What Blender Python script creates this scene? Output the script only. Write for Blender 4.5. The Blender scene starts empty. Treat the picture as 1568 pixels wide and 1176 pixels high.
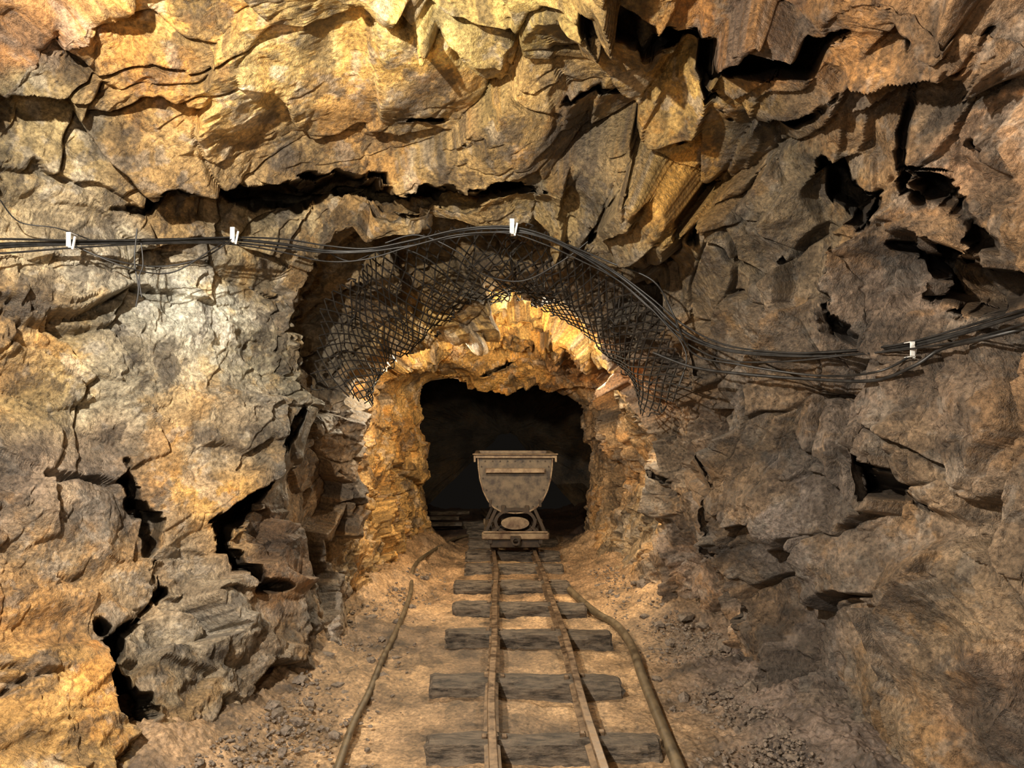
import bpy, bmesh, math, random
import numpy as np
from mathutils import Vector, Matrix
random.seed(4); rng=np.random.default_rng(7)
RES=0.98
# ---------------- camera calibration (measurements taken in 1568-px units, image 2212x1659)
F=1120.0; CX=757.0; CY=644.0; H=1.58
def P(u,v,Y): return np.array([(u-CX)/F*Y, Y, H-(v-CY)/F*Y])
sc=bpy.context.scene
cam=bpy.data.objects.new("camera",bpy.data.cameras.new("camera")); sc.collection.objects.link(cam)
cam.location=(0,0,H); cam.rotation_euler=(math.pi/2,0,0)
cam.data.sensor_width=36; cam.data.lens=36*F/1568; cam.data.shift_x=27/1568; cam.data.shift_y=56/1568
cam.data.clip_start=0.05
sc.camera=cam
try:
    sc.view_settings.view_transform='Standard'; sc.view_settings.look='None'
except Exception as e: print(e)

# ---------------- numpy noise
def hsh(ix,iy,iz,seed):
    n=(ix.astype(np.int64)*374761393+iy.astype(np.int64)*668265263+iz.astype(np.int64)*1440662683+seed*362437).astype(np.uint32)
    n=(n^(n>>np.uint32(13)))*np.uint32(1274126177)
    n=(n^(n>>np.uint32(15)))*np.uint32(2246822519)
    return n^(n>>np.uint32(16))
def fl(n): return (n&np.uint32(0xffff)).astype(np.float32)/65536.0
def remix(n,k):
    n=(n+np.uint32(k))*np.uint32(2654435761); n^=n>>np.uint32(15); n=n*np.uint32(2246822519); return n^(n>>np.uint32(13))
def vnoise(p,seed=0):
    i=np.floor(p).astype(np.int32); f=(p-i).astype(np.float32); f=f*f*(3-2*f)
    r=0
    for dx in (0,1):
        wx=f[:,0] if dx else 1-f[:,0]
        for dy in (0,1):
            wy=f[:,1] if dy else 1-f[:,1]
            for dz in (0,1):
                wz=f[:,2] if dz else 1-f[:,2]
                r=r+wx*wy*wz*fl(hsh(i[:,0]+dx,i[:,1]+dy,i[:,2]+dz,seed))
    return r*2-1
def fbm(p,oct=4,seed=0,gain=0.5):
    r=0;a=1
    for o in range(oct):
        r=r+a*vnoise(p*(2.03**o)+o*7.3,seed+o); a*=gain
    return r
def voro(p,seed):
    i=np.floor(p).astype(np.int32); f=(p-i).astype(np.float32)
    n=len(p); b1=np.full(n,9.,np.float32); b2=np.full(n,9.,np.float32)
    bh=np.zeros(n,np.uint32); bd=np.zeros((n,3),np.float32)
    for dx in (-1,0,1):
        for dy in (-1,0,1):
            for dz in (-1,0,1):
                h=hsh(i[:,0]+dx,i[:,1]+dy,i[:,2]+dz,seed)
                ex=dx+fl(h)-f[:,0]; ey=dy+fl(remix(h,1))-f[:,1]; ez=dz+fl(remix(h,2))-f[:,2]
                d=ex*ex+ey*ey+ez*ez
                m=d<b1
                b2=np.where(m,b1,np.minimum(b2,d))
                b1=np.where(m,d,b1); bh=np.where(m,h,bh)
                bd[m,0]=ex[m]; bd[m,1]=ey[m]; bd[m,2]=ez[m]
    return np.sqrt(b1),np.sqrt(b2),bh,bd
def facet(p,size,seed,amp,tilt):
    f1,f2,h,d=voro(p/size,seed)
    g=(fl(remix(h,5))-.5)*d[:,0]+(fl(remix(h,6))-.5)*d[:,1]+(fl(remix(h,7))-.5)*d[:,2]
    return amp*(fl(remix(h,4))-.5)*2+tilt*size*g*2, f2-f1
def chunked(fn,p,*a):
    out=[]
    for i in range(0,len(p),60000): out.append(fn(p[i:i+60000],*[x[i:i+60000] for x in a]))
    return np.concatenate(out)

# ---------------- tunnel cross-section rings : 13 stations around, from left floor over the roof to right floor
W=lambda Y,pts:[np.array([x,Y,z]) for x,z in pts]
PX=lambda pts:[P(*q) for q in pts]
ringC=[(470,1000,4.97),(450,880,4.9),(448,740,4.9),(465,590,5.0),(505,440,5.0),(590,372,4.9),(770,340,4.8),(905,370,4.8),(1010,470,4.8),(1075,600,4.8),(1110,740,4.9),(1135,880,5.0),(1125,970,5.4)]
ringC2=[(485,975,5.15),(425,880,5.15),(420,740,5.15),(425,585,5.2),(450,420,5.2),(560,325,5.2),(770,305,5.1),(930,345,5.1),(1050,460,5.1),(1110,600,5.1),(1125,740,5.15),(1125,880,5.2),(1105,960,5.6)]
rings=[
 W(-2.4,[(0.1+.02*i,1.5) for i in range(13)]),
 W(-2.2,[(-1.7,0),(-2.1,.6),(-2.3,1.2),(-2.3,1.9),(-2.1,2.8),(-1.2,3.4),(0,3.5),(1.1,3.4),(2.0,2.8),(2.3,2.1),(2.3,1.3),(2.1,.6),(1.7,0)]),
 W(1.2,[(-1.8,0),(-2.2,.6),(-2.4,1.2),(-2.5,1.9),(-2.3,2.9),(-1.3,3.7),(0,3.9),(1.2,3.7),(2.1,3.0),(2.3,2.1),(2.3,1.3),(2.1,.6),(1.8,0)]),
 PX([(141,1234,3.0),(-20,1050,3.05),(-60,800,3.2),(-80,560,3.4),(-60,200,3.5),(250,-60,3.4),(770,-80,3.2),(1200,-60,3.1),(1620,60,2.9),(1640,400,2.8),(1640,750,2.75),(1620,1050,2.75),(1360,1234,3.0)]),
 PX([(330,1110,3.8),(230,960,3.8),(190,780,3.9),(200,560,4.1),(240,350,4.2),(450,190,4.1),(775,150,4.0),(1060,170,3.9),(1300,320,3.8),(1360,540,3.7),(1360,760,3.6),(1340,960,3.6),(1240,1110,3.8)]),
 PX(ringC),
 PX(ringC2),
 PX([(520,930,6.19),(520,850,6.1),(525,740,6.0),(540,620,5.9),(575,560,5.9),(640,512,5.9),(765,445,6.0),(860,475,5.9),(955,545,5.9),(1010,640,5.9),(1020,740,6.0),(1020,830,6.1),(1015,910,6.6)]),
 PX([(560,910,6.6),(535,850,6.5),(520,740,6.5),(525,610,6.5),(560,500,6.5),(640,440,6.5),(770,395,6.5),(880,420,6.5),(985,520,6.5),(1030,630,6.5),(1030,740,6.5),(1020,830,6.6),(1000,900,6.9)]),
 PX([(600,880,7.5),(580,820,7.5),(560,740,7.5),(560,620,7.5),(585,530,7.5),(665,460,7.5),(770,435,7.4),(865,455,7.5),(945,542,7.5),(985,640,7.5),(1000,740,7.5),(985,830,7.5),(965,880,7.5)]),
 PX([(630,840,9.0),(612,800,9.0),(602,740,9.0),(594,660,9.0),(590,580,9.0),(660,532,9.0),(770,520,8.9),(855,532,9.0),(916,582,9.0),(944,650,9.0),(954,730,9.0),(942,790,9.0),(925,840,9.0)]),
 PX([(657,821,10),(655,780,10),(652,730,10),(653,665,10),(655,605,10),(690,595,10),(770,602,10),(825,593,10),(872,610,10),(893,650,10),(900,700,10),(896,770,10),(886,821,10)]),
 W(10.5,[(-1.5,0),(-1.7,.5),(-1.8,1.1),(-1.8,1.6),(-1.5,2.3),(-.8,2.7),(0.1,2.8),(.9,2.7),(1.6,2.3),(1.9,1.8),(2.0,1.2),(1.9,.6),(1.7,0)]),
 W(13.5,[(-1.5,0),(-1.7,.5),(-1.8,1.1),(-1.8,1.6),(-1.5,2.3),(-.8,2.7),(0.1,2.8),(.9,2.7),(1.6,2.3),(1.9,1.8),(2.0,1.2),(1.9,.6),(1.7,0)]),
 W(14.0,[(0.1+.02*i,1.3) for i in range(13)]),
]
R=np.array(rings)
R[1:-1,0,2]-=.25; R[1:-1,12,2]-=.25
rowsper=[20,25,60,340,340,60,170,50,110,140,90,30,30,40]
rowsper=[max(6,int(r*RES)) for r in rowsper]
NS=int(1300*RES)
def cat(A,t,tension=1.0):
    n=A.shape[0]; i=np.clip(np.floor(t).astype(int),0,n-2); f=(t-i)[(...,)+(None,)*(A.ndim-1)]
    p0=A[np.clip(i-1,0,n-1)];p1=A[i];p2=A[i+1];p3=A[np.clip(i+2,0,n-1)]
    c=.5*(2*p1+(p2-p0)*f+(2*p0-5*p1+4*p2-p3)*f*f+(3*p1-p0-3*p2+p3)*f**3)
    l=p1+(p2-p1)*f
    return c*tension+l*(1-tension)
s=np.linspace(0,12,NS)
Rs=np.transpose(cat(np.transpose(R,(1,0,2)),s),(1,0,2))
def ring_eval(k,sv): return cat(R[k],np.array([float(sv)]))[0]
tt=[];
for k,n in enumerate(rowsper): tt+=list(k+np.arange(n)/n)
tt.append(len(rowsper)); tt=np.array(tt)
B=cat(Rs,tt,0.35)
NR=B.shape[0]
dS=np.gradient(B,axis=1); dT=np.gradient(B,axis=0)
N=np.cross(dS,dT); N/= (np.linalg.norm(N,axis=2,keepdims=True)+1e-9)
for _ in range(8):
    N[1:-1]=(N[:-2]+N[1:-1]*2+N[2:])/4
N/= (np.linalg.norm(N,axis=2,keepdims=True)+1e-9)
cen=np.stack([np.full((NR,NS),.25),B[:,:,1],np.full((NR,NS),1.3)],2)
if (N*(cen-B)).sum()<0: N=-N
print("grid",NR,NS,NR*NS)
class Look:
    def __init__(s_,G,st):
        g=G[::st,::st].reshape(-1,3); g=g[g[:,1]>1.5]
        s_.U=CX+F*g[:,0]/g[:,1]; s_.V=CY-F*(g[:,2]-H)/g[:,1]; s_.Y=g[:,1]
    def y(s_,u,v,w=8):
        for k in (1,2,4,8,16):
            m=(np.abs(s_.U-u)<w*k)&(np.abs(s_.V-v)<w*k)
            if m.any(): return float(s_.Y[m].min() if k==1 else np.median(s_.Y[m]))
        return 5.0
base=Look(B,4)
pts=B.reshape(-1,3).astype(np.float32)
nrm=N.reshape(-1,3).astype(np.float32)
wR=np.clip((pts[:,0]-.1)/.7+.2*fbm(pts*1.3,2,50),0,1); wR=wR*wR*(3-2*wR)
wR=np.where(pts[:,1]>6.2,.35,wR)
def rot(ax,a): return np.array(Matrix.Rotation(a,3,ax))
ML=(np.diag([.7,.9,1.25])@rot('Y',.25)@rot('X',.3)).astype(np.float32)
MR=(np.diag([1.4,1.0,.62])@rot('Y',-.35)@rot('X',.2)).astype(np.float32)
def rock(p,M,k,strat):
    q=p@M.T
    lw=np.stack([fbm(p*1.7,3,11),fbm(p*1.7,3,21),fbm(p*1.7,3,31)],1)
    q=q+lw*.10+np.stack([fbm(p*9,2,12),fbm(p*9,2,22),fbm(p*9,2,32)],1)*.010
    h0,e0=facet(q,.95,1,.050,.32)
    h1,e1=facet(q,.40,2,.028,.36)
    h2,e2=facet(q,.17,3,.012,.38)
    h3,e3=facet(q,.07,4,.0045,.38)
    h4,e4=facet(q,.032,5,.0016,.26)
    mask=np.clip(.40+fbm(p*1.1,3,60)*1.2,0,1)
    mask2=np.clip(.08+fbm(p*1.6+5,3,61)*1.5,0,1)
    ck=np.clip(1-e1/.030,0,1)*.10*mask+np.clip(1-e2/.05,0,1)*.035*mask2+np.clip(1-e0/.018,0,1)*.2*mask
    sm=fbm(p*.9,3,70)*.10+fbm(p*4.5,6,80,.52)*.013
    st=(p@np.array(strat,np.float32))/.33+fbm(p*.8,3,95)*1.1+lw[:,0]*.3; fr=st-np.floor(st)
    sm=sm+(fr-.5)*.055*np.clip(.2+fbm(p*.9+3,2,96)*1.5,0,1)
    st2=st*3.7+lw[:,1]; fr=st2-np.floor(st2)
    sm=sm+(fr-.5)*.014*np.clip(.1+fbm(p*1.7+8,2,97)*1.5,0,1)
    rug=np.clip(.38+fbm(p*.9+9,3,90)*1.1,.10,1.1)
    kz=np.clip(.85+.4*(p[:,2]-1.3),.85,1.08)
    return sm+(h0*k[0]+(h1-ck)*k[1])*kz+(h2*k[2]+h3*k[3]+h4*k[3])*rug
def fullrock(p,w):
    out=np.zeros(len(p),np.float32)
    m=w<.999
    if m.any(): out[m]+=(1-w[m])*rock(p[m],ML,(.8,.8,.92,.95),(.12,.25,1.0))
    m=w>.001
    if m.any(): out[m]+=w[m]*rock(p[m],MR,(1.2,1.3,1.45,1.3),(.85,.3,.45))
    return out
disp=chunked(fullrock,pts,wR.astype(np.float32))
disp*=np.where((pts[:,1]>9.3),.65,np.where((pts[:,1]>5.9),1.15,1.0))
# explicit fissures: (u,v,width px) ; ledge (height, axis, sign)
cracks=[
 (1,[(0,300,8),(60,306,8),(150,318,10),(235,335,18),(262,300,32),(275,285,18)],(.05,2,1)),
 (1,[(255,285,14),(330,297,28),(380,318,48),(450,325,66),(540,328,74),(620,325,70),(700,308,60),(770,292,44),(850,285,16)],(.08,2,1)),
 (1,[(590,190,9),(640,205,22),(700,215,17),(730,240,8)],(.05,2,1)),
 (1,[(490,70,10),(450,110,12),(400,150,8),(330,185,6)],(.05,0,-1)),
 (1,[(900,5,26),(930,30,36),(990,50,36),(1050,85,50),(1140,85,66),(1230,75,54),(1300,30,24)],(.08,2,1)),
 (1,[(1060,90,38),(1085,140,34),(1110,200,18)],(.05,0,1)),
 (1,[(1005,60,16),(1010,150,18),(1020,220,14),(1050,290,18),(1060,370,20)],(.05,0,-1)),
 (1,[(1400,20,22),(1390,120,20),(1385,200,22),(1400,280,34)],(.05,0,1)),
 (1,[(1260,250,26),(1290,300,56),(1330,320,56),(1360,290,26)],(.06,2,1)),
 (1,[(1410,260,34),(1440,290,54),(1480,330,26),(1500,370,36),(1560,380,16)],(.06,2,1)),
 (1,[(1380,380,24),(1440,425,78),(1500,445,66),(1566,430,40)],(.1,2,1)),
 (1,[(1280,380,18),(1290,440,28),(1310,500,24),(1350,540,16)],(.05,0,1)),
 (1,[(1330,700,16),(1370,740,48),(1420,780,28)],(.06,2,1)),
 (1,[(1290,590,9),(1320,640,11),(1335,700,14)],(.06,0,1)),
 (1,[(1340,770,10),(1325,830,12),(1300,900,12),(1310,980,11),(1340,1060,8)],(.07,0,1)),
 (1,[(1090,560,12),(1105,620,14),(1120,700,20),(1130,800,24),(1135,900,26),(1145,950,26)],(.06,0,1)),
 (1,[(1480,150,16),(1520,240,18),(1550,290,18)],(.05,0,1)),
 (1,[(215,700,18),(235,780,34),(250,850,20),(265,910,20)],(.05,0,1)),
 (1,[(265,900,22),(240,940,24),(200,970,30),(170,1010,46),(190,1080,56),(210,1150,46),(215,1230,36)],(.06,0,-1)),
 (1,[(75,940,8),(150,930,14),(170,960,26)],(.05,2,1)),
 (1,[(430,720,20),(380,770,40),(345,800,34),(360,850,30),(380,900,26),(430,900,14)],(.06,2,1)),
 (1,[(470,520,26),(475,580,18),(450,640,20),(420,700,20)],(.05,0,-1)),
 (1,[(540,400,12),(500,470,26),(475,510,30)],None),
 (1,[(600,580,9),(660,550,10),(740,575,16),(800,565,10),(860,570,9)],(.06,2,1)),
 (1,[(545,680,18),(550,720,28),(548,745,16)],None),
 (1,[(900,520,8),(930,570,9),(975,590,10)],None),
 (1,[(930,640,8),(960,690,9),(975,740,7)],None),
 (1,[(570,790,8),(590,720,8),(585,650,7)],None),
 (1,[(780,340,9),(870,385,13),(920,345,10),(960,370,6)],None),
 (1,[(1060,400,12),(1100,480,16),(1130,520,14),(1180,560,9)],(.05,2,1)),
 (1,[(850,180,18),(890,165,22),(960,180,16),(980,250,16),(1000,300,14)],None),
 (1,[(200,830,13),(215,870,7)],None),
 (1,[(1250,850,8),(1280,880,6),(1330,870,5)],None),
 (1,[(1180,560,6),(1230,620,8),(1220,680,6)],None),
 (1,[(1540,0,10),(1500,60,18),(1440,90,15),(1400,110,12)],(.05,2,1)),
 (1,[(1150,180,12),(1210,190,28),(1250,170,20),(1300,120,20)],(.05,2,1)),
 (1,[(1160,330,14),(1200,400,20),(1215,440,14)],(.05,0,1)),
 (1,[(640,600,8),(655,615,10)],None),
 (1,[(380,360,6),(330,420,6),(300,440,4)],None),
 (1,[(400,415,8),(450,420,9),(500,400,8)],(.05,2,1)),
 (1,[(290,880,8),(330,930,10),(350,990,8)],(.05,0,1)),
 (1,[(1160,700,8),(1190,740,12),(1230,690,8)],None),
 (1,[(1400,850,8),(1385,930,11),(1400,1010,9),(1380,1090,8)],(.06,0,1)),
 (1,[(1000,690,10),(1020,740,14),(1040,800,12)],None),
 (1,[(1170,1000,7),(1200,1060,9),(1260,1110,8)],None),
 (1,[(1260,960,6),(1300,1040,8),(1350,1110,9),(1390,1170,8)],(.05,0,1)),
]
carve=np.zeros(len(pts),np.float32); ledge=np.zeros(len(pts),np.float32)
def cnf(p):
    h,e=facet(p,.16,77,.32,0); h2,e2=facet(p,.07,78,.12,0)
    return fbm(p*5,3,200,.5)*.75+h+h2
cn=chunked(cnf,pts)
for sc_,poly,lg in cracks:
    q=[]
    for (u,v,w) in poly:
        Y=base.y(u,v,12); q.append((P(u,v,Y),w*Y/F))
    allp=np.array([a for a,_ in q]); lo=allp.min(0)-.55; hi=allp.max(0)+.55
    idx=np.where(((pts>lo)&(pts<hi)).all(1))[0]; p=pts[idx]
    c=np.zeros(len(idx),np.float32); bd=np.full(len(idx),9.,np.float32); sg=np.zeros(len(idx),np.float32)
    for (a,wa),(b,wb) in zip(q[:-1],q[1:]):
        ab=b-a; t=np.clip(((p-a)@ab)/(ab@ab),0,1); near=a+t[:,None]*ab
        d0=np.linalg.norm(p-near,axis=1); w=(wa+(wb-wa)*t)*1.2
        d=d0+cn[idx]*(w*.20+.006)
        dep=np.clip(w*5.0,.18,.95)
        c=np.maximum(c,dep*np.clip((w*.5-d)/(w*.16+.006),0,1))
        if lg:
            m=d0<bd; bd=np.where(m,d0,bd); sg=np.where(m,(p-near)[:,lg[1]],sg)
    carve[idx]=np.maximum(carve[idx],c)
    if lg: ledge[idx]+=lg[0]*(.2+.8*np.tanh(sg*lg[2]/.04))*np.exp(-(bd/.3)**2)
# big rounded boulders / bosses standing proud of the walls (u,v,radius m,height m)
for (u,v,r,h) in [(1470,680,.34,.13),(1470,960,.40,.13),(1230,790,.34,.10),(1190,470,.26,.08),(1540,200,.22,.12),(1340,170,.25,.08),(280,560,.5,.10),(320,960,.26,.09),(90,1060,.3,.10),(120,800,.3,.07),(650,120,.4,.08),(300,120,.4,.08)]:
    c0=P(u,v,base.y(u,v,12)); d=np.linalg.norm(pts-c0,axis=1)+cn*.05
    ledge+=(h*np.clip((1-(d/r)**2)*1.6,0,1)).astype(np.float32)
D2=(disp+ledge).reshape(NR,NS).copy()
D2[1:-1]=(D2[:-2]+2*D2[1:-1]+D2[2:])/4; D2[:,1:-1]=(D2[:,:-2]+2*D2[:,1:-1]+D2[:,2:])/4
disp=D2.reshape(-1)
rad=pts-np.array([.1,.3,1.5],np.float32); rad/=np.linalg.norm(rad,axis=1,keepdims=True)
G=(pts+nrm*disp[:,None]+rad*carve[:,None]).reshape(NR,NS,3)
surf=Look(G,2)
# ---------------- mineral tints with light and shade painted in (sRGB of lit stone, world space)
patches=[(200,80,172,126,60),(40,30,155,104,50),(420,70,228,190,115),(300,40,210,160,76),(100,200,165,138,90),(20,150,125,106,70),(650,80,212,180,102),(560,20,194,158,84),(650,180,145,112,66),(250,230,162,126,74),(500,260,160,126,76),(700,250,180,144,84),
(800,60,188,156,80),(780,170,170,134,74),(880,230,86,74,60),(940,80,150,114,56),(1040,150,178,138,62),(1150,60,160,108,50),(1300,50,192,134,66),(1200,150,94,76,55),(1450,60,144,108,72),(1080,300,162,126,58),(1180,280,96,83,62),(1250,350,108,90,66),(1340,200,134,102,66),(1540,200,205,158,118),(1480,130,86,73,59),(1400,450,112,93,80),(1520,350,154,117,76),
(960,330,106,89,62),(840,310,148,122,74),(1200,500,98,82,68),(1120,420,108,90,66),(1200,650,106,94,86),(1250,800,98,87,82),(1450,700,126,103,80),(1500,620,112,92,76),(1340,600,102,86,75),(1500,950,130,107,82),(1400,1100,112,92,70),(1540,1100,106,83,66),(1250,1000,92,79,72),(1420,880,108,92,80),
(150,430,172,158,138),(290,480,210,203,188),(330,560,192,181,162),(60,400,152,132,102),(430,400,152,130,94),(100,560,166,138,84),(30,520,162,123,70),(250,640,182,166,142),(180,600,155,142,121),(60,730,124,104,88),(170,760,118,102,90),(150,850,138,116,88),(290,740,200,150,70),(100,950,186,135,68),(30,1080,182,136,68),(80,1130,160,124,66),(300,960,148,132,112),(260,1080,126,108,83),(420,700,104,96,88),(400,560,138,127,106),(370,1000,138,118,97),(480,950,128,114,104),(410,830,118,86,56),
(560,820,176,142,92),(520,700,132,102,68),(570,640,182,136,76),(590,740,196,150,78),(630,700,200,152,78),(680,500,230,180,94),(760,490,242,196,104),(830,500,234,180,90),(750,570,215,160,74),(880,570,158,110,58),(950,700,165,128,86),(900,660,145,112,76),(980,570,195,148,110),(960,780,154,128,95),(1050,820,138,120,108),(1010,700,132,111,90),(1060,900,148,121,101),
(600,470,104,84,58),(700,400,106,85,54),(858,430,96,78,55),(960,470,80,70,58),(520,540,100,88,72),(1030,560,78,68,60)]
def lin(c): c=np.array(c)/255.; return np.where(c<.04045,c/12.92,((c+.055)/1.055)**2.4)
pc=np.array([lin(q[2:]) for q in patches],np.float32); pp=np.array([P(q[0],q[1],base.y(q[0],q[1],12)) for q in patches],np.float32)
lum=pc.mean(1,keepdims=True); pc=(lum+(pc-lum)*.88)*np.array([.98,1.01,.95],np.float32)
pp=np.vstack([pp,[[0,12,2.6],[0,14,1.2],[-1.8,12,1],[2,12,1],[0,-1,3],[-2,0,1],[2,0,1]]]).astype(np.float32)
dk=lin((52,44,35)); md=lin((130,112,88))  # dk: darkness of the far chamber painted into its rock colour
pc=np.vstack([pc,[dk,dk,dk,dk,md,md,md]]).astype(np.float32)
def mottled(C,p):
    n1=fbm(p*3.6,7,501,.72)[:,None]; n2=fbm(p*2.4,6,511,.68)[:,None]; n4=fbm(p*8,5,521,.65)[:,None]; n5=fbm(p@MR.T*5,5,531,.7)[:,None]
    C=C*np.clip(1+.58*n1,.3,1.9)
    C=C*(1+(np.array([1.12,.90,.58],np.float32)-1)*np.clip((n2-.15)/.3,0,1)*.7)
    C=C*(1+(np.array([.66,.64,.62],np.float32)-1)*np.clip((-n2-.2)/.3,0,1)*.7)
    g=C.mean(1,keepdims=True)*np.array([1.30,1.21,1.05],np.float32)
    m=np.clip((n4-.3)/.3,0,1)*.4; C=C*(1-m)+g*m
    m=np.clip((n5-.38)/.2,0,1)*.6; C=C*(1-m)+np.array([.045,.032,.022],np.float32)*m
    return C.astype(np.float32)
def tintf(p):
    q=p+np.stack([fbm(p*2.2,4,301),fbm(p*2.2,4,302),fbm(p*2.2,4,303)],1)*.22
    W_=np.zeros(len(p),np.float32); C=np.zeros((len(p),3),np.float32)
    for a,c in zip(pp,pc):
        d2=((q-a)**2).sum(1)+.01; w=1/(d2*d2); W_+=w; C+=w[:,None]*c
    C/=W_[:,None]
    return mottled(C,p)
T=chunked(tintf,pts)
# white calcite trickle on the right
tr=[P(u,v,base.y(u,v,12)) for u,v in [(1052,300),(1058,335),(1060,365),(1068,395)]]
dm=np.full(len(pts),9.,np.float32)
for a,b in zip(tr[:-1],tr[1:]):
    ab=b-a; t=np.clip(((pts-a)@ab)/(ab@ab),0,1); dm=np.minimum(dm,np.linalg.norm(pts-(a+t[:,None]*ab),axis=1))
wm=np.clip((.020-dm+cn*.008)/.008,0,1)[:,None]*.9
T=T*(1-wm)+np.array([.62,.65,.68],np.float32)*wm
# shade painted into the rock colour inside the open fissures
fissure_shade=(np.clip((carve-.05)/.1,0,1)*.6)[:,None].astype(np.float32)
T=(T*(1-fissure_shade)+np.array([.03,.024,.018],np.float32)*fissure_shade).reshape(NR,NS,3)

def grid_mesh(name,G,T,mat):
    nr,nc=G.shape[:2]
    me=bpy.data.meshes.new(name); me.vertices.add(nr*nc); me.vertices.foreach_set("co",G.reshape(-1).astype(np.float32))
    i=np.arange(nr*nc).reshape(nr,nc)
    q=np.stack([i[:-1,:-1],i[:-1,1:],i[1:,1:],i[1:,:-1]],2).reshape(-1,4)
    nf=len(q)
    me.loops.add(nf*4); me.loops.foreach_set("vertex_index",q.reshape(-1).astype(np.int32))
    me.polygons.add(nf); me.polygons.foreach_set("loop_start",(np.arange(nf)*4).astype(np.int32))
    try: me.polygons.foreach_set("loop_total",np.full(nf,4,np.int32))
    except Exception: pass
    me.polygons.foreach_set("use_smooth",np.ones(nf,bool))
    me.update(calc_edges=True)
    at=me.attributes.new("tint",'FLOAT_COLOR','POINT')
    c=np.ones((nr*nc,4),np.float32); c[:,:3]=T.reshape(-1,3); at.data.foreach_set("color",c.reshape(-1))
    ob=bpy.data.objects.new(name,me); sc.collection.objects.link(ob); me.materials.append(mat)
    return ob

# ---------------- materials
def nodes(name):
    m=bpy.data.materials.new(name); m.use_nodes=True; nt=m.node_tree; b=nt.nodes["Principled BSDF"]; return m,nt,b
def nd(nt,t,**k):
    n=nt.nodes.new(t)
    for a,v in k.items(): setattr(n,a,v)
    return n
def ramp(nt,src,stops):
    r=nt.nodes.new("ShaderNodeValToRGB"); e=r.color_ramp.elements
    while len(e)<len(stops): e.new(.5)
    for el,(p,c) in zip(e,stops): el.position=p; el.color=(*c,1)
    nt.links.new(src,r.inputs[0]); return r
def mix(nt,mode,fac,a,b):
    n=nt.nodes.new("ShaderNodeMix"); n.data_type='RGBA'; n.blend_type=mode
    for idx,x in ((0,fac),(6,a),(7,b)):
        if hasattr(x,"is_linked"): nt.links.new(x,n.inputs[idx])
        else: n.inputs[idx].default_value=x if idx==0 else (*x,1)
    return n.outputs[2]
def rockmat(name,attr=True,bumps=1.0,base=(.3,.22,.14),wet=.36):
    m,nt,b=nodes(name); L=nt.links.new
    tc=nd(nt,"ShaderNodeTexCoord"); v=tc.outputs["Object"]
    def noise(s,d,r=.6):
        n=nd(nt,"ShaderNodeTexNoise"); n.inputs["Scale"].default_value=s; n.inputs["Detail"].default_value=d; n.inputs["Roughness"].default_value=r; L(v,n.inputs["Vector"]); return n
    if attr:
        a=nd(nt,"ShaderNodeAttribute",attribute_name="tint"); col=a.outputs["Color"]
    else:
        rg=nd(nt,"ShaderNodeRGB"); rg.outputs[0].default_value=(*base,1); col=rg.outputs[0]
    n3=noise(45,3,.7); r3=ramp(nt,n3.outputs[0],[(.32,(.45,.43,.41)),(.5,(1,1,1)),(.68,(1.6,1.6,1.6))])
    col=mix(nt,'MULTIPLY',.95,col,r3.outputs[0])
    L(col,b.inputs["Base Color"])
    rr=ramp(nt,n3.outputs[0],[(.35,(wet,)*3),(.6,(.7,)*3)]); L(rr.outputs[0],b.inputs["Roughness"])
    b.inputs["Specular IOR Level"].default_value=.6
    vo=nd(nt,"ShaderNodeTexVoronoi"); vo.inputs["Scale"].default_value=17; L(v,vo.inputs["Vector"])
    nb=noise(18,6,.74)
    ad=nd(nt,"ShaderNodeMath",operation='MULTIPLY_ADD'); L(vo.outputs["Distance"],ad.inputs[0]); ad.inputs[1].default_value=.28; L(nb.outputs[0],ad.inputs[2])
    b2=nd(nt,"ShaderNodeBump"); b2.inputs["Strength"].default_value=1.0*bumps; b2.inputs["Distance"].default_value=.034; L(ad.outputs[0],b2.inputs["Height"])
    L(b2.outputs[0],b.inputs["Normal"])
    return m
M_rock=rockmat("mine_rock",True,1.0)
M_floor=rockmat("mine_floor_dirt",True,.5,wet=.6)
M_stone=rockmat("loose_stone",False,.6,base=(.15,.118,.09))
def simple(name,c1,c2,scale=8,rough=(.4,.8),metal=0,bump=.3,stretch=(1,1,1),bd=.004):
    m,nt,b=nodes(name); L=nt.links.new
    tc=nd(nt,"ShaderNodeTexCoord"); mp=nd(nt,"ShaderNodeMapping"); mp.inputs["Scale"].default_value=stretch; L(tc.outputs["Object"],mp.inputs[0])
    n=nd(nt,"ShaderNodeTexNoise"); n.inputs["Scale"].default_value=scale; n.inputs["Detail"].default_value=6; n.inputs["Roughness"].default_value=.7; L(mp.outputs[0],n.inputs["Vector"])
    r=ramp(nt,n.outputs[0],[(.36,c1),(.62,c2)]); L(r.outputs[0],b.inputs["Base Color"])
    rr=ramp(nt,n.outputs[0],[(.3,(rough[0],)*3),(.7,(rough[1],)*3)]); L(rr.outputs[0],b.inputs["Roughness"])
    b.inputs["Metallic"].default_value=metal
    bb=nd(nt,"ShaderNodeBump"); bb.inputs["Strength"].default_value=bump; bb.inputs["Distance"].default_value=bd; L(n.outputs[0],bb.inputs["Height"]); L(bb.outputs[0],b.inputs["Normal"])
    return m
M_cart=simple("dusty_rusted_steel",(.025,.016,.010),(.125,.095,.062),8,(.45,.8),.15,.5)
M_cartrim=simple("worn_rim_steel",(.07,.038,.02),(.24,.175,.105),9,(.4,.7),.2,.4)
M_cartd=simple("dirty_iron",(.014,.010,.007),(.055,.036,.022),14,(.5,.85),.3,.4)
M_rail=simple("rusty_rail_steel",(.05,.03,.018),(.24,.165,.10),16,(.28,.6),.5,.3)
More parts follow.
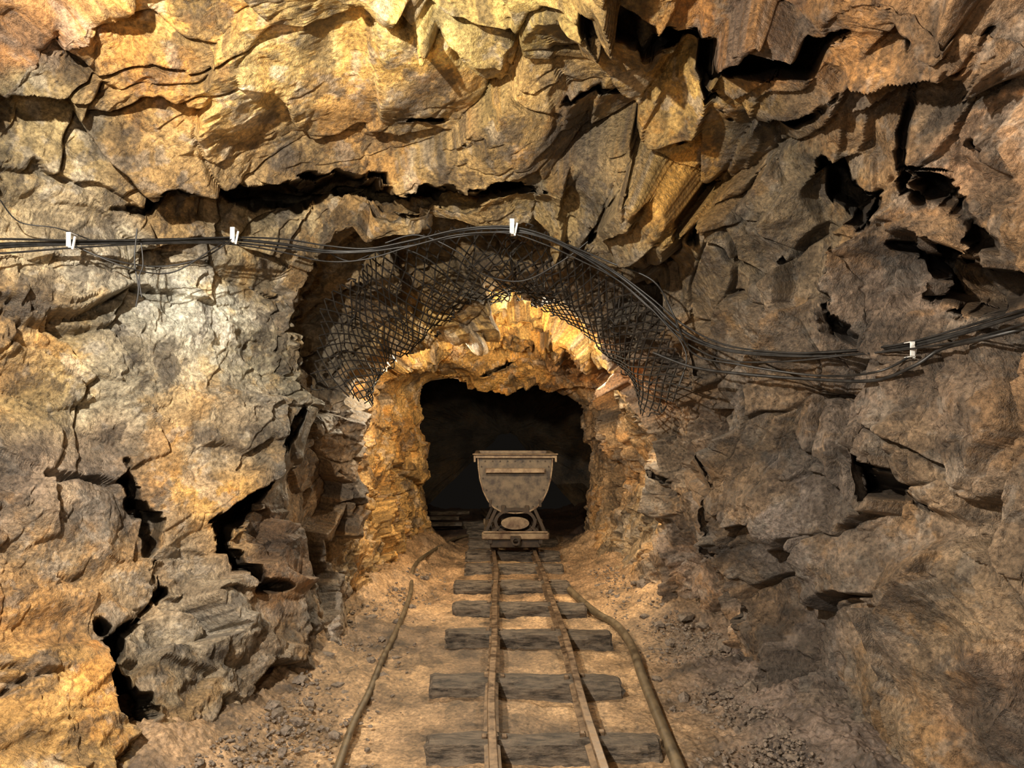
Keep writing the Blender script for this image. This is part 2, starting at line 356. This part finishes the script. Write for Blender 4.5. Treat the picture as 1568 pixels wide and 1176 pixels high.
M_wood=simple("weathered_sleeper_wood",(.018,.013,.009),(.18,.14,.10),5,(.4,.9),0,1.0,(1.6,7,7),.03)
M_hose=simple("muddy_hose",(.05,.036,.02),(.15,.11,.06),12,(.35,.7),0,.3)
M_cable=simple("black_cable_rubber",(.006,.006,.006),(.02,.019,.018),20,(.35,.6),0,.1)
M_wire=simple("rusty_wire",(.006,.005,.004),(.02,.015,.011),30,(.6,.85),.2,.1)
M_clip=simple("white_plastic",(.5,.5,.48),(.8,.8,.78),20,(.3,.5),0,.1)

c4=int(NS*4/12); c8=int(NS*8/12)
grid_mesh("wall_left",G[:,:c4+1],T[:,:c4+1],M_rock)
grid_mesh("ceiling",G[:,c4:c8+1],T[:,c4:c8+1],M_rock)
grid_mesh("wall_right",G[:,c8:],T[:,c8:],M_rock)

# ---------------- floor
ringY=R[1:-1,0,1]; XLk=R[1:-1,0,0]
ordr=np.argsort(ringY)
def XL(y): return np.interp(y,ringY[ordr],XLk[ordr])
rY=R[1:-1,12,1]; rX=R[1:-1,12,0]; o2=np.argsort(rY)
def XR(y): return np.interp(y,rY[o2],rX[o2])
def floor_s(x,y):
    l=np.clip(1-(x-XL(y))/.6,0,1.0); r=np.clip(1-(XR(y)-x)/.7,0,1.0)
    return -.13+.18*l*l+.20*r*r
def floor_full(x,y):
    p=np.stack([x,y,np.zeros_like(x)],1).astype(np.float32)
    e=np.clip(np.maximum(1-(x-XL(y))/.9,1-(XR(y)-x)/.9),0,1)
    z=floor_s(x,y)+fbm(p*2.3,4,400)*.022*(1+2.5*e)+fbm(p*14,4,410,.6)*.006*(1+1.5*e)
    f1,f2,h,d=voro(p*26,5); z=z+np.clip(.55-f1,0,1)*.022*(fl(h)>.6)*(.5+1.5*e)
    f1,f2,h,d=voro(p*9,6); z=z+np.clip(.5-f1,0,1)*.08*(fl(h)>.75)*e
    return z
ys=np.concatenate([np.linspace(-2.6,2.8,40,endpoint=False),1/np.linspace(1/2.8,1/10.5,int(900*RES),endpoint=False),np.linspace(10.5,14.2,60)])
xs=np.linspace(-2.1,2.1,int(620*RES))
XX,YY=np.meshgrid(xs,ys); fx=XX.ravel();fy=YY.ravel()
fz=np.concatenate([floor_full(fx[i:i+60000],fy[i:i+60000]) for i in range(0,len(fx),60000)])
FG=np.stack([fx,fy,fz],1).reshape(len(ys),len(xs),3)
fp=np.stack([fx,fy,fz],1).astype(np.float32)
mixn=np.clip(.5+fbm(fp*1.2,4,420),0,1)[:,None]
fc=lin((106,87,66))*(1-mixn)+lin((152,125,92))*mixn
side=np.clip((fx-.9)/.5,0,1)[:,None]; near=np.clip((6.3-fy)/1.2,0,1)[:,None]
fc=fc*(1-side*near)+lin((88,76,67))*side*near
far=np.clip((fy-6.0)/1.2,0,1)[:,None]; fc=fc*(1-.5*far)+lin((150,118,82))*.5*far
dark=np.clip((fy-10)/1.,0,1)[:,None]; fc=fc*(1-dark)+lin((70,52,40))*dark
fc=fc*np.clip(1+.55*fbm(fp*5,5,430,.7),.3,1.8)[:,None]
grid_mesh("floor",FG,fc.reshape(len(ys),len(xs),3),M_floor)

# ---------------- helpers for objects
def link(ob,parent=None):
    sc.collection.objects.link(ob)
    if parent: ob.parent=parent
    return ob
def bmobj(name,bm,mat,parent=None,smooth=False):
    me=bpy.data.meshes.new(name); bmesh.ops.recalc_face_normals(bm,faces=bm.faces); bm.to_mesh(me); bm.free(); me.materials.append(mat)
    if smooth:
        for p in me.polygons: p.use_smooth=True
    return link(bpy.data.objects.new(name,me),parent)
def empty(name,loc=(0,0,0)):
    e=bpy.data.objects.new(name,None); e.location=loc; e.empty_display_size=.2; return link(e)
def box(bm,cx,cy,cz,sx,sy,sz,rotm=None,bev=.004):
    g=bmesh.ops.create_cube(bm,size=1); vs=g['verts']
    for v in vs: v.co=Vector((v.co.x*sx,v.co.y*sy,v.co.z*sz))
    if bev: 
        es=list({e for v in vs for e in v.link_edges}); r=bmesh.ops.bevel(bm,geom=es,offset=min(bev,min(sx,sy,sz)*.3),segments=1,affect='EDGES'); vs=list({v for f in r['faces'] for v in f.verts}|{v for v in vs if v.is_valid})
    for v in vs:
        c=v.co.copy()
        if rotm: c=rotm@c
        v.co=c+Vector((cx,cy,cz))
def cyl(bm,a,b,r,seg=16,r2=None):
    a=Vector(a);b=Vector(b);d=b-a
    g=bmesh.ops.create_cone(bm,cap_ends=True,segments=seg,radius1=r,radius2=r if r2 is None else r2,depth=d.length)
    q=d.to_track_quat('Z','Y').to_matrix()
    for v in g['verts']: v.co=q@v.co+(a+b)/2
def beam(bm,a,b,wx,wy):
    a=Vector(a);b=Vector(b);d=b-a; q=d.to_track_quat('Z','Y').to_matrix()
    m=(a+b)/2; box(bm,m.x,m.y,m.z,wx,wy,d.length,q,.003)
def sweep(bm,path,prof):
    rings_=[]
    for i,p in enumerate(path):
        rings_.append([bm.verts.new((p[0]+x,p[1],p[2]+z)) for x,z in prof])
    n=len(prof)
    for a,b in zip(rings_[:-1],rings_[1:]):
        for i in range(n): bm.faces.new((a[i],a[(i+1)%n],b[(i+1)%n],b[i]))
    bm.faces.new(rings_[0]); bm.faces.new(rings_[-1][::-1])
def smoothpath(pts,n=10):
    A=np.array(pts,float); t=np.linspace(0,len(A)-1,(len(A)-1)*n+1); return cat(A,t)
def curve(name,polys,r,mat,parent=None,res=2):
    cu=bpy.data.curves.new(name,'CURVE'); cu.dimensions='3D'; cu.bevel_depth=r; cu.bevel_resolution=res; cu.use_fill_caps=True
    for pl in polys:
        rad=1
        if isinstance(pl,tuple): pl,rad=pl
        s_=cu.splines.new('POLY'); s_.points.add(len(pl)-1)
        s_.points.foreach_set("co",np.hstack([np.array(pl),np.ones((len(pl),1))]).astype(np.float32).ravel())
        for q in s_.points: q.radius=rad
    cu.materials.append(mat)
    return link(bpy.data.objects.new(name,cu),parent)

# ---------------- railway track
track=empty("railway_track",(0.25,3,0))
def tl(ob): ob.location=-Vector((0.25,3,0)); return ob
prof=[(-.04,-.075),(.04,-.075),(.04,-.066),(.008,-.058),(.008,-.026),(.021,-.02),(.023,-.004),(.018,0),(-.018,0),(-.023,-.004),(-.021,-.02),(-.008,-.026),(-.008,-.058),(-.04,-.066)]
for nm,x0 in (("rail_1",0.0),("rail_2",0.5)):
    bm=bmesh.new(); path=[]
    for y in np.linspace(.5,13,120):
        wob=.012*math.sin(y*1.1+x0*3)+.006*math.sin(y*2.7)
        bend=-.03*max(0,y-10.2)**2
        path.append((x0+wob+bend,y,.026+.004*math.sin(y*2+x0)))
    sweep(bm,path,prof); tl(bmobj(nm,bm,M_rail,track))
sl=[(2.1,-.36,.86),(2.92,-.35,.85),(3.72,-.345,.84),(4.58,-.40,.79),(5.6,-.37,.89),(6.45,-.36,.80),(7.3,-.40,.74),(8.2,-.33,.77),(9.0,-.35,.8),(9.9,-.35,.85),(10.8,-.4,.8),(11.7,-.5,.7)]
for k,(y,a,b) in enumerate(sl):
    bm=bmesh.new(); nseg=60; rr_=[]; ph=random.random()*9; w=.092+random.random()*.03; hh=.10; skew=random.uniform(-.05,.05)
    for i in range(nseg+1):
        t=i/nseg; x=a+(b-a)*t; ring_=[]
        for j in range(22):
            an=j/22*2*math.pi; ca,sa=math.cos(an),math.sin(an)
            r=1/((abs(ca)**4+abs(sa)**4)**(1/4))
            n=1+.07*math.sin(3*x*4+j*1.7+ph)+.06*math.sin(j*5.1+ph)+.04*math.sin(x*17+j)+(random.random()-.5)*.06
            e=1 if 0<i<nseg else .86
            ring_.append(bm.verts.new((x+(random.random()-.5)*.03*(e<1),y+skew*(t-.5)+w*ca*r*n*e+.012*math.sin(x*3+ph),-.125+hh*sa*r*(1+(n-1)*.6)*e)))
        rr_.append(ring_)
    for p_,q_ in zip(rr_[:-1],rr_[1:]):
        for j in range(22): bm.faces.new((p_[j],p_[(j+1)%22],q_[(j+1)%22],q_[j]))
    bm.faces.new(rr_[0]); bm.faces.new(rr_[-1][::-1])
    tl(bmobj("sleeper_%d"%(k+1),bm,M_wood,track))
bm=bmesh.new()
for (y,a,b) in sl:
    for x in (-.05,.05,.45,.55):
        box(bm,x,y+random.uniform(-.03,.03),-.02,.03,.035,.025)
tl(bmobj("rail_spikes",bm,M_rail,track))

# ---------------- mine cart
cart=empty("mine_cart",(0.25,9.3,0.014))
half=[(.455,1.13),(.448,1.0),(.43,.86),(.39,.72),(.33,.60),(.26,.52),(.16,.465),(0,.45)]
prf=[(-x,z) for x,z in half]+[(x,z) for x,z in half[::-1][1:]]
y0,y1=-.52,.55
bm=bmesh.new()
def ins(pr,t): 
    return [(x*(1-t/.45),z+(t if z<1.1 else 0)) for x,z in pr]
inn=ins(prf,.02)
rows={}
for tag,pr,ya,yb in (("o",prf,y0,y1),("i",inn,y0+.02,y1-.02)):
    rows[tag]=([bm.verts.new((x,ya,z)) for x,z in pr],[bm.verts.new((x,yb,z)) for x,z in pr])
for tag in "oi":
    a,b=rows[tag]
    for i in range(len(a)-1): bm.faces.new((a[i],a[i+1],b[i+1],b[i]))
    bm.faces.new(a); bm.faces.new(b[::-1])
oa,ob_=rows["o"]; ia,ib=rows["i"]
bm.faces.new((oa[0],ob_[0],ib[0],ia[0])); bm.faces.new((oa[-1],ob_[-1],ib[-1],ia[-1]))
bm.faces.new((oa[0],oa[-1],ia[-1],ia[0])); bm.faces.new((ob_[0],ob_[-1],ib[-1],ib[0]))
bmobj("tub_body",bm,M_cart,cart)
bm=bmesh.new()
for (x1,z1),(x2,z2) in zip(prf[:-1],prf[1:]):
    beam(bm,(x1*.985,y0-.008,z1+.004),(x2*.985,y0-.008,z2+.004),.022,.018)
bmobj("end_plate_edging",bm,M_cartrim,cart)
bm=bmesh.new()
box(bm,0,y0-.02,1.14,1.0,.05,.045); box(bm,0,y1+.02,1.14,1.0,.05,.045); box(bm,-.475,.015,1.14,.05,1.1,.045); box(bm,.475,.015,1.14,.05,1.1,.045)
box(bm,0,y0-.035,1.165,1.02,.09,.012); box(bm,-.485,y0-.03,1.11,.025,.04,.08); box(bm,.485,y0-.03,1.11,.025,.04,.08)
bmobj("tub_rim",bm,M_cartrim,cart)
bm=bmesh.new()
box(bm,0,y0-.035,.985,.70,.07,.022); box(bm,0,y0-.065,.965,.70,.012,.045); box(bm,-.35,y0-.03,.965,.014,.06,.06); box(bm,.35,y0-.03,.965,.014,.06,.06)
bmobj("end_stiffener",bm,M_cartrim,cart)
bm=bmesh.new()
for x,z in half[1:-1]:
    for s_ in (-1,1):
        c=Vector((s_*(x-.045),y0,z+.015)); cyl(bm,c,c+Vector((0,-.012,0)),.010,8)
for i in range(9): cyl(bm,(-.36+.09*i,y0,1.08),(-.36+.09*i,y0-.012,1.08),.009,8)
bmobj("rivets",bm,M_cartd,cart)
def tor(bm,cx,cy,cz,Rr,rz,w,th,a0=0,a1=2*math.pi,n=36):
    prev=None
    for i in range(n+1):
        a=a0+(a1-a0)*i/n; c,s_=math.cos(a),math.sin(a)
        ring_=[bm.verts.new((cx+(Rr+dr)*c,cy+dy,cz+(rz+dr)*s_)) for dr,dy in ((-th,-w),(th,-w),(th,w),(-th,w))]
        if prev:
            for j in range(4): bm.faces.new((prev[j],prev[(j+1)%4],ring_[(j+1)%4],ring_[j]))
        prev=ring_
bm=bmesh.new()
tor(bm,0,y0-.01,.355,.235,.15,.025,.018)
bmobj("rocker_ring",bm,M_cartd,cart)
bm=bmesh.new(); cyl(bm,(0,y0+.03,.33),(0,y0+.05,.33),.17,28)
for v in bm.verts: v.co.z=.33+(v.co.z-.33)*.45
bmobj("pivot_plate",bm,M_cartrim,cart)
bm=bmesh.new()
for s_ in (-1,1):
    beam(bm,(s_*.36,y0-.03,.22),(s_*.235,y0-.03,.50),.04,.04)
    beam(bm,(s_*.27,y0-.03,.22),(s_*.19,y0-.03,.30),.03,.03)
    box(bm,s_*.14,y0-.015,.50,.05,.03,.10); box(bm,s_*.30,y0-.01,.57,.03,.03,.08)
    beam(bm,(s_*.36,y1+.03,.22),(s_*.235,y1+.03,.50),.04,.04)
box(bm,0,y0-.02,.50,.26,.025,.04)
bmobj("rocker_struts",bm,M_cartd,cart)
bm=bmesh.new()
box(bm,0,y0-.06,.195,.80,.10,.085,None,.012); box(bm,0,y1+.06,.195,.80,.10,.085,None,.012)
box(bm,-.35,0,.195,.05,1.16,.08); box(bm,.35,0,.195,.05,1.16,.08)
box(bm,0,y0-.115,.245,.76,.015,.02)
bmobj("chassis_frame",bm,M_cartrim,cart)
bm=bmesh.new()
box(bm,0,y0-.03,.10,.60,.08,.10,None,.01); box(bm,0,y0-.13,.17,.12,.08,.06); tor(bm,0,y0-.20,.15,.04,.04,.01,.01)
box(bm,-.30,y0-.05,.13,.05,.08,.06);box(bm,.30,y0-.05,.13,.05,.08,.06)
bmobj("buffer_coupling",bm,M_cartd,cart)
wn_=1
for yy in (-.36,.36):
    bm=bmesh.new(); cyl(bm,(-.34,yy,.172),(.34,yy,.172),.022,12); bmobj("axle_%d"%(1 if yy<0 else 2),bm,M_cartd,cart)
    for s_ in (-1,1):
        bm=bmesh.new(); cyl(bm,(s_*.22,yy,.172),(s_*.28,yy,.172),.152,28); cyl(bm,(s_*.205,yy,.172),(s_*.222,yy,.172),.168,28); cyl(bm,(s_*.28,yy,.172),(s_*.31,yy,.172),.05,14)
        bmobj("wheel_%d"%wn_,bm,M_cartd,cart); wn_+=1

# ---------------- hoses on the floor
def floorpt(u,v,r):
    z=-.03
    for _ in range(4):
        Y=F*(H-z)/(v-CY); x=(u-CX)/F*Y; z=float(floor_s(np.array([x]),np.array([Y]))[0])+r+.012
    return (x,Y,z)
curve("mud_covered_hose",[smoothpath([floorpt(u,v,.034) for u,v in [(862,893),(890,920),(915,940),(942,956),(965,985),(985,1040),(1005,1090),(1025,1140),(1042,1185),(1075,1290),(1120,1500)]])],.033,M_hose)
curve("ground_cable",[smoothpath([floorpt(u,v,.02) for u,v in [(742,816),(700,824),(660,845),(634,868),(628,910),(607,965),(585,1010),(565,1060),(540,1110),(515,1180),(470,1290),(400,1500)]])],.021,M_hose)

# ---------------- overhead cables
def cp(u,v,g,off=.05):
    Y=min(surf.y(u,v,6)-off,g-off); return P(u,v,Y)
mainp=[(-60,376,3.4),(0,373,3.6),(105,370,3.85),(230,371,4.15),(357,362,4.4),(430,372,4.6),(500,385,4.75),(560,388,4.75),(620,372,4.7),(700,352,4.7),(785,343,4.65),(830,362,4.65),(880,382,4.65),(950,420,4.7),(1000,465,4.6),(1040,508,4.5),(1100,542,4.3),(1200,543,4.0),(1300,540,3.75),(1395,532,3.5),(1480,505,3.2),(1568,478,2.95),(1700,440,2.6)]
strs=[]
for k in range(4):
    off=[(0,0),(0,6),(2,-5),(0,12)][k]; am=[2,6,5,9][k]; ph=k*2.1
    pl=[]
    for i,(u,v,g) in enumerate(mainp):
        clipn=min(abs(u-c) for c in (107,357,784,1395)); f=min(1,clipn/80)
        pl.append(cp(u+off[0],v+off[1]*(.3+.7*f)+am*f*math.sin(i*1.3+ph),g,.05+.01*k))
    A=np.array(pl); A[1:-1]=(A[:-2]+2*A[1:-1]+A[2:])/4
    strs.append((smoothpath(A,8),[1,.65,.55,.5][k]))
low=[(1000,540,4.5),(1060,562,4.35),(1130,572,4.15),(1230,580,3.9),(1335,583,3.65),(1400,560,3.45),(1440,535,3.3),(1500,520,3.1),(1580,500,2.9)]
strs.append((smoothpath([cp(*q) for q in low],8),.9))
strs.append((smoothpath([cp(*q) for q in [(870,375,4.6),(930,400,4.6),(1000,430,4.5),(1030,480,4.5),(1060,540,4.3),(1130,558,4.1),(1250,575,3.85),(1340,570,3.6),(1395,545,3.45)]],8),.6))
for wd,q_ in [(.45,[(105,372,3.85),(160,395,3.95),(240,408,4.1),(310,395,4.2),(355,366,4.35)]),(.4,[(105,372,3.85),(190,408,3.95),(260,418,4.1),(320,385,4.2),(345,368,4.35)]),
 (.45,[(210,350,4.0),(206,400,4.0),(212,440,4.0),(208,470,4.0)]),(.4,[(216,372,4.0),(219,405,4.0),(213,425,4.0),(217,455,4.0)]),
 (.5,[(590,372,4.7),(640,360,4.7),(700,385,4.7),(740,420,4.8),(800,430,4.8),(860,400,4.7),(900,370,4.7)]),(.35,[(0,306,3.6),(30,340,3.7),(90,350,3.8),(150,372,3.95)]),
 (.5,[(500,385,4.75),(540,400,4.8),(600,378,4.75),(660,400,4.8),(700,440,5.0)]),(.5,[(960,430,4.7),(1010,480,4.7),(1050,540,4.6),(1040,590,4.6)])]:
    strs.append((smoothpath([cp(*q) for q in q_],8),wd))
curve("electric_cable_bundle",strs,.0095,M_cable)
for (u,v,g) in [(107,368,3.85),(357,360,4.4),(784,347,4.65),(1395,535,3.5)]:
    c=cp(u,v,g,.09); k=c[1]/F; bm=bmesh.new()
    box(bm,c[0],c[1]-.012,c[2]+.002,7*k,.006,22*k,None,.001)
    box(bm,c[0],c[1]+.02,c[2]+11*k,7*k,.06,.005,None,.001)
    box(bm,c[0]+2*k,c[1]+.02,c[2]-11*k,7*k,.06,.005,None,.001)
    box(bm,c[0]+6*k,c[1]+.0,c[2]-4*k,3*k,.01,20*k,Matrix.Rotation(.2,3,'Y'),.001)
    cyl(bm,(c[0],c[1]-.018,c[2]+7*k),(c[0],c[1]-.01,c[2]+7*k),.006,8)
    bmobj("cable_clip",bm,M_clip)

# ---------------- wire netting under the arch
net=[]
def netp(a,b):
    sv=3.05+a*5.9
    C=ring_eval(5,sv); D=ring_eval(7,sv); q=C*(1-b)+D*b
    ax=np.array([.25,q[1],1.2]); d=ax-q; d/=np.linalg.norm(d)
    n=vnoise(np.array([[a*9,b*3,1.]]),3)[0]; n2=vnoise(np.array([[a*23,b*7,4.]]),5)[0]
    return q+d*(.09+.12*math.sin(math.pi*b)+.06*n+.02*n2)+np.array([.02*n2,-.04*(1-b),.02*n])
NA=48
for sgn in (1,-1):
    for i in range(-9,NA+9):
        pl=[]
        for j in range(15):
            b=-.02+j/14*1.02; a=(i+sgn*b*9+(0 if sgn>0 else .5))/NA
            if 0<=a<=1 and b<=.88+.12*math.sin(a*31): pl.append(netp(a,b))
        if len(pl)>2: net.append(np.array(pl))
for i in range(70):
    a=random.random(); b=random.random(); pl=[]
    if random.random()<.5: a=.35+.3*random.random()
    da=random.uniform(-.05,.05); db=random.uniform(-.4,.4)
    for j in range(6):
        pl.append(netp(min(1,max(0,a+da*j/5)),min(1.0,max(-.05,b+db*j/5)))+np.array([random.uniform(-.03,.03) for _ in range(3)]))
    net.append(smoothpath(pl,4))
curve("wire_mesh_netting",net,.005,M_wire,res=1)

# ---------------- rubble
def stones(name,specs,mat):
    V=[];Fc=[]
    bm0=bmesh.new(); bmesh.ops.create_icosphere(bm0,subdivisions=1,radius=1); bv=np.array([v.co[:] for v in bm0.verts]); bf=[[v.index for v in f.verts] for f in bm0.faces]; bm0.free()
    for (x,y,z,r) in specs:
        s3=np.array([random.uniform(.6,1.3),random.uniform(.6,1.2),random.uniform(.4,.8)])*r
        an=random.random()*6.3; ca,sa=math.cos(an),math.sin(an)
        v=bv*(1+rng.uniform(-.28,.28,(len(bv),1)))*s3
        v=np.stack([v[:,0]*ca-v[:,1]*sa,v[:,0]*sa+v[:,1]*ca,v[:,2]],1)+[x,y,z+r*.15]
        o=len(V); V+=v.tolist(); Fc+=[[i+o for i in f] for f in bf]
    me=bpy.data.meshes.new(name); me.from_pydata(V,[],Fc); me.materials.append(mat); return link(bpy.data.objects.new(name,me))
spl=[];spr=[]
for _ in range(3800):
    y=1/random.uniform(1/8.,1/2.9); l=float(XL(y)); r=float(XR(y)); e=.12+abs(random.gauss(0,.3))
    lf=random.random()<.4; x=l+e if lf else r-e
    if -.5<x<1.0: continue
    rad_=random.choice([.005,.006,.008,.010,.013,.017]) if random.random()<.98 else random.uniform(.03,.05)
    (spl if lf else spr).append((x,y,float(floor_s(np.array([x]),np.array([y]))[0])+.008,rad_))
for (u,v,r) in [(1050,932,.09),(1075,945,.06),(500,1005,.07),(1110,990,.08),(460,1040,.05),(1150,1060,.07),(985,890,.08)]:
    x,y,z=floorpt(u,v,0); (spl if x<0 else spr).append((x,y,z,r))
stones("gravel_rubble",spl,M_stone); stones("gravel_rubble",spr,M_stone)
bm=bmesh.new()
for (x,y,z,l,a) in [(-.95,11.3,-.02,.9,.1),(-.95,11.5,.05,.8,-.05),(-.9,11.65,.11,1.0,.15)]:
    box(bm,x,y,z,l,.14,.05,Matrix.Rotation(a,3,'Z'))
bmobj("wooden_planks",bm,M_wood)

# ---------------- lights
def lamp(name,loc,p,col,r=.06):
    l=bpy.data.lights.new(name,'POINT'); l.energy=p; l.color=col; l.shadow_soft_size=r
    o=bpy.data.objects.new(name,l); o.location=loc; return link(o)
lamp("work_lamp_main",(-1.45,.8,3.05),1120,(1,.94,.83),.03)
lamp("added_fill_light",(-.6,.0,1.9),85,(1,.92,.80),.1)  # unseen fill light, added to brighten the chamber
lamp("tunnel_lamp",(1.0,6.6,2.25),135,(1,.87,.64),.05)
lamp("tunnel_lamp",(-.6,6.8,2.3),150,(1,.87,.63),.05)
w=bpy.data.worlds.new("dark"); sc.world=w; w.use_nodes=True; w.node_tree.nodes["Background"].inputs[0].default_value=(.02,.017,.014,1); w.node_tree.nodes["Background"].inputs[1].default_value=.3
print("done")
